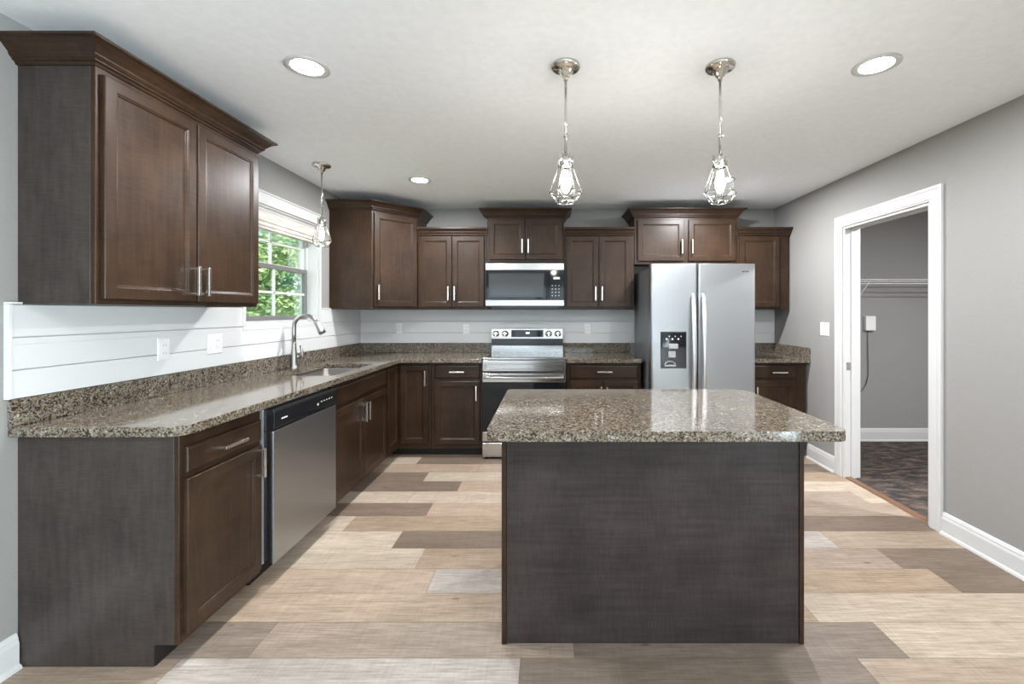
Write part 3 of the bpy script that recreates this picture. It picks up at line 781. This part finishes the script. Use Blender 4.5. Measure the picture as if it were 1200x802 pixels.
# ------------------------------------------------------------------ lights
def pendant(label, x, y, zb, glow, n=6, rw=.072):
    r = thing('pendant_light', label, 'pendant light', (x,y,H), 0, 'wire cage pendants')
    MB().lathe([(0,-.0005),(.064,-.0005),(.065,-.006),(.062,-.013),(.054,-.017),(.040,-.019),(.030,-.024),(.020,-.046),(.014,-.052),(.010,-.054),(.009,-.066),(0,-.066)],n=32).build('canopy', CHROME, r)
    L = H-zb; zt = -(L-.215)
    m=MB(); m.tube([(0,0,-.064),(0,0,zt)],.0055,10); zj = zt+.085
    m.tube([(0,0,zj-.008),(0,0,zj+.008)],.008,10); m.tube([(-.012,0,zj),(.012,0,zj)],.003,8); m.build('stem', CHROME, r)
    m=MB(); m.lathe([(0,zt+.004),(.010,zt+.004),(.012,zt-.006),(.028,zt-.012),(.030,zt-.018),(.030,zt-.050),(.026,zt-.056),(0,zt-.056)],n=24); m.build('socket', CHROME, r)
    m=MB(); z1_=zt-.045; z2=zt-.170; z3=zt-.213; R1,R2,R3=.030,rw,.042; wr=.0022
    A=[[Vector((R*math.cos(2*PI*(k+ph)/n),R*math.sin(2*PI*(k+ph)/n),z)) for k in range(n)] for R,z,ph in ((R1,z1_,0),(R2,z2,0),(R3,z3,.5),(R1*1.05,zt-.002,0))]
    for k in range(n):
        m.tube([A[3][k],A[0][k]],wr,6); m.tube([A[0][k],A[1][k]],wr,6); m.tube([A[1][k],A[1][(k+1)%n]],wr,6)
        m.tube([A[1][k],A[2][k]],wr,6); m.tube([A[1][(k+1)%n],A[2][k]],wr,6); m.tube([A[2][k],A[2][(k+1)%n]],wr,6)
        m.tube([A[0][k],A[0][(k+1)%n]],wr*1.6,6)
    m.build('wire_cage', CHROME, r)
    c=zt-.056
    b = MB().lathe([(.011,c),(.013,c-.012),(.020,c-.035),(.026,c-.060),(.026,c-.085),(.018,c-.108),(.006,c-.118),(0,c-.119)],n=20).build('bulb', BULBG, r)
    m=MB()
    for k in range(5):
        a=2*PI*k/5; m.tube([(.006*math.cos(a),.006*math.sin(a),c-.015),(.014*math.cos(a),.014*math.sin(a),c-.055),(.007*math.cos(a+.6),.007*math.sin(a+.6),c-.095)],.0022,6)
    m.build('filament', BULB, b)
    l=bpy.data.lights.new('bulb_glow','POINT'); l.energy=glow; l.color=(1,.92,.82); l.shadow_soft_size=.035
    lo=bpy.data.objects.new('bulb_glow',l); COL.objects.link(lo); lo.parent=r; lo.location=(0,0,c-.055)
pendant('left of the two wire cage pendants over the island', .076, 1.943, 1.828, 1.8)
pendant('right of the two wire cage pendants over the island', .764, 1.943, 1.828, 1.8)
pendant('small wire cage pendant hanging over the sink by the window', -1.688, 3.243, 1.828, .2)

def downlight(x, y, label=None, power=DOWN_POWER):
    r = thing('recessed_light', label, 'ceiling light', (x,y,H), 0, 'recessed ceiling lights')
    MB().lathe([(.066,-.0005),(.092,-.0005),(.092,-.004),(.080,-.007),(.066,-.004)],n=40).build('trim_ring', TRIM, r)
    MB().lathe([(0,-.0035),(.066,-.0035),(.066,-.001),(0,-.001)],n=40).build('lens', LENS, r)
    l=bpy.data.lights.new('downlight','AREA'); l.shape='DISK'; l.size=.12; l.energy=power; l.color=DOWN_COL
    lo=bpy.data.objects.new('downlight',l); COL.objects.link(lo); lo.parent=r; lo.location=(0,0,-.012)
downlight(-1.08,1.95,'round recessed ceiling light nearest the left wall cabinet')
downlight(1.454,1.935,'round recessed ceiling light on the doorway side of the ceiling')
downlight(-1.07,3.62,'small-looking round recessed ceiling light near the corner cabinet',12)
downlight(1.454,3.62,'round recessed ceiling light hidden behind the right island pendant',19)
downlight(3.5,2.2,'added round recessed ceiling light brightening the pantry, out of view from the kitchen',30.0)  # unseen lamp put in to lift the dim pantry
downlight(-1.08,-.2,'added round recessed fill light, unseen behind the camera, window side')  # extra unseen lamp, added to even out the room light
downlight(1.454,-.2,'added round recessed fill light, unseen behind the camera, doorway side')  # second added fill lamp, also out of view

# ------------------------------------------------------------------ outlets and switches
def plate(name, label, cat, loc, rz, gangs, kind, group):
    r = thing(name, label, cat, loc, rz, group)
    w = .072 if gangs==1 else .118; h=.116
    MB().loft(-w/2,w/2,-h/2,h/2,[(0,-.0005),(0,-.003),(.004,-.006)]).build('cover_plate', WPLAS, r)
    for g in range(gangs):
        x = 0 if gangs==1 else (-.023+.046*g)
        k = kind[g]
        if k=='o':
            for s in (-1,1):
                m=MB(); m.box(x-.016,x+.016,-.0085,-.0062,s*.020-.014,s*.020+.014); q=m.build('receptacle', WPLAS, r, .003)
                m=MB(); m.box(x-.008,x-.006,-.0089,-.0086,s*.020-.004,s*.020+.006).box(x+.006,x+.008,-.0089,-.0086,s*.020-.004,s*.020+.006); m.build('slot', DARKM, q)
        else:
            m=MB(); m.prism([(-.0062,-.033),(-.011,-.033),(-.007,.033),(-.0062,.033)],x-.016,x+.016,'x'); m.build('rocker', WPLAS, r)
    return r
xs_ = XL+.016
plate('power_outlet','single white outlet on left shiplap under the big wall cabinet','outlet',(xs_,2.255,1.150),PI/2,1,'o','white wall outlets')
plate('light_switch','double white plate on left shiplap between single outlet and window','switch',(xs_,2.60,1.152),PI/2,2,'so','white wall switches')
yo=YB-.016
plate('power_outlet','white outlet on back shiplap closest to the corner','outlet',(-1.585,yo,1.170),0,1,'o','white wall outlets')
plate('power_outlet','white outlet on back shiplap just left of the range','outlet',(-.872,yo,1.165),0,1,'o','white wall outlets')
plate('power_outlet','white outlet on back shiplap between range and fridge','outlet',(.415,yo,1.165),0,1,'o','white wall outlets')
plate('light_switch','double white light switch on grey wall beside the doorway','switch',(XR,3.782,1.195),-PI/2,2,'ss','white wall switches')

# ------------------------------------------------------------------ pantry things
r = thing('wire_shelf','white wire shelf on the pantry back wall','shelf',(XR+.13,PY1-.004,1.66))
m=MB(); L=PX-XR-.14
for y,z in ((-.0,.0),(-.30,.0),(-.30,-.04),(-.15,-.004)): m.tube([(0,y,z),(L,y,z)],.0035,6)
n=int(L/.026)
for i in range(n+1):
    x=.01+i*.026; m.tube([(x,0,.002),(x,-.30,.002),(x,-.303,-.04)],.0016,4)
m.build('wire_deck', WPLAS, r)
for x in (.60,1.78): MB().tube([(x,-.29,-.03),(x,-.006,-.30)],.004,8).build('brace', WPLAS, r)
r = thing('utility_box','white utility box with hanging grey cord on the pantry wall','utility box',((1017-643)/112.3,PY1-.001,0))
s_=112.3
zc_=CAMH-(379-366)/s_
MB().box(-.052,.052,-.045,0,zc_-.075,zc_+.075).build('cover', WPLAS, r, .006)
pts=[]
P=[(-.010,zc_-.075),(-.010,zc_-.20),(-.008,zc_-.34),(-.005,zc_-.48),(-.008,zc_-.56),(-.03,zc_-.64),(-.07,zc_-.70),(-.12,zc_-.735),(-.20,zc_-.74)]
MB().tube([(a,-.012,b_) for a,b_ in P],.0035,8).build('cord', CORD, r)

# ------------------------------------------------------------------ outside
struct(MB().box(-40,XL-.145,-10,40,-.5,-.4).build('ground_lawn', LAWN))
def tree(label, x, y, h, rad, mat, n, leaf, seed, z0=-.4):
    rnd = random.Random(seed)
    r = thing('tree', label, 'tree', (x,y,z0), 0, 'trees outside the window')
    m=MB(); m.tube([(0,0,0),(.05,.03,h*.3),(-.05,.05,h*.6),(0,0,h*.85)],[.14,.11,.08,.03],8)
    for k in range(6):
        a=rnd.uniform(0,2*PI); zz=h*rnd.uniform(.25,.6); m.tube([(0,0,zz),(rad*.6*math.cos(a),rad*.6*math.sin(a),zz+h*.2)],[.05,.015],6)
    m.build('trunk', BARK, r)
    vs=[]; fs=[]
    clumps=[(rnd.uniform(-1,1),rnd.uniform(-1,1),rnd.uniform(.05,1)) for _ in range(70)]
    clumps=[(cx*rad*.8*math.sqrt(max(.1,1-(cz-.45)**2*2)),cy*rad*.8*math.sqrt(max(.1,1-(cz-.45)**2*2)),cz*h) for cx,cy,cz in clumps]
    for i in range(n):
        c=rnd.choice(clumps); rr=rad*.34
        d=Vector((rnd.gauss(0,1),rnd.gauss(0,1),rnd.gauss(0,.8))); d.normalize(); p=Vector(c)+d*rr*rnd.uniform(.55,1)
        u=Vector((rnd.gauss(0,1),rnd.gauss(0,1),rnd.gauss(0,.5))).normalized(); v_=u.cross(d+Vector((.1,.2,.3))).normalized()
        L=leaf*rnd.uniform(.7,1.3); k=len(vs)
        vs+= [p-u*L*.5, p+v_*L*.28, p+u*L*.5, p-v_*L*.28]; fs.append((k,k+1,k+2,k+3))
    me=bpy.data.meshes.new('foliage'); me.from_pydata([tuple(q) for q in vs],[],fs); me.materials.append(mat)
    o=bpy.data.objects.new('foliage',me); COL.objects.link(o); o.parent=r
tree('bright green leafy tree seen through lower panes of sink window',-4.9,7.1,2.75,1.15,LEAF1,15000,.085,3)
tree('taller blue-green tree seen through the upper panes of sink window',-7.6,11.4,6.2,2.1,LEAF2,26000,.14,5)
tree('low yellow-green shrub just outside the sink window',-3.35,4.8,1.9,.50,LEAF1,6000,.06,8)
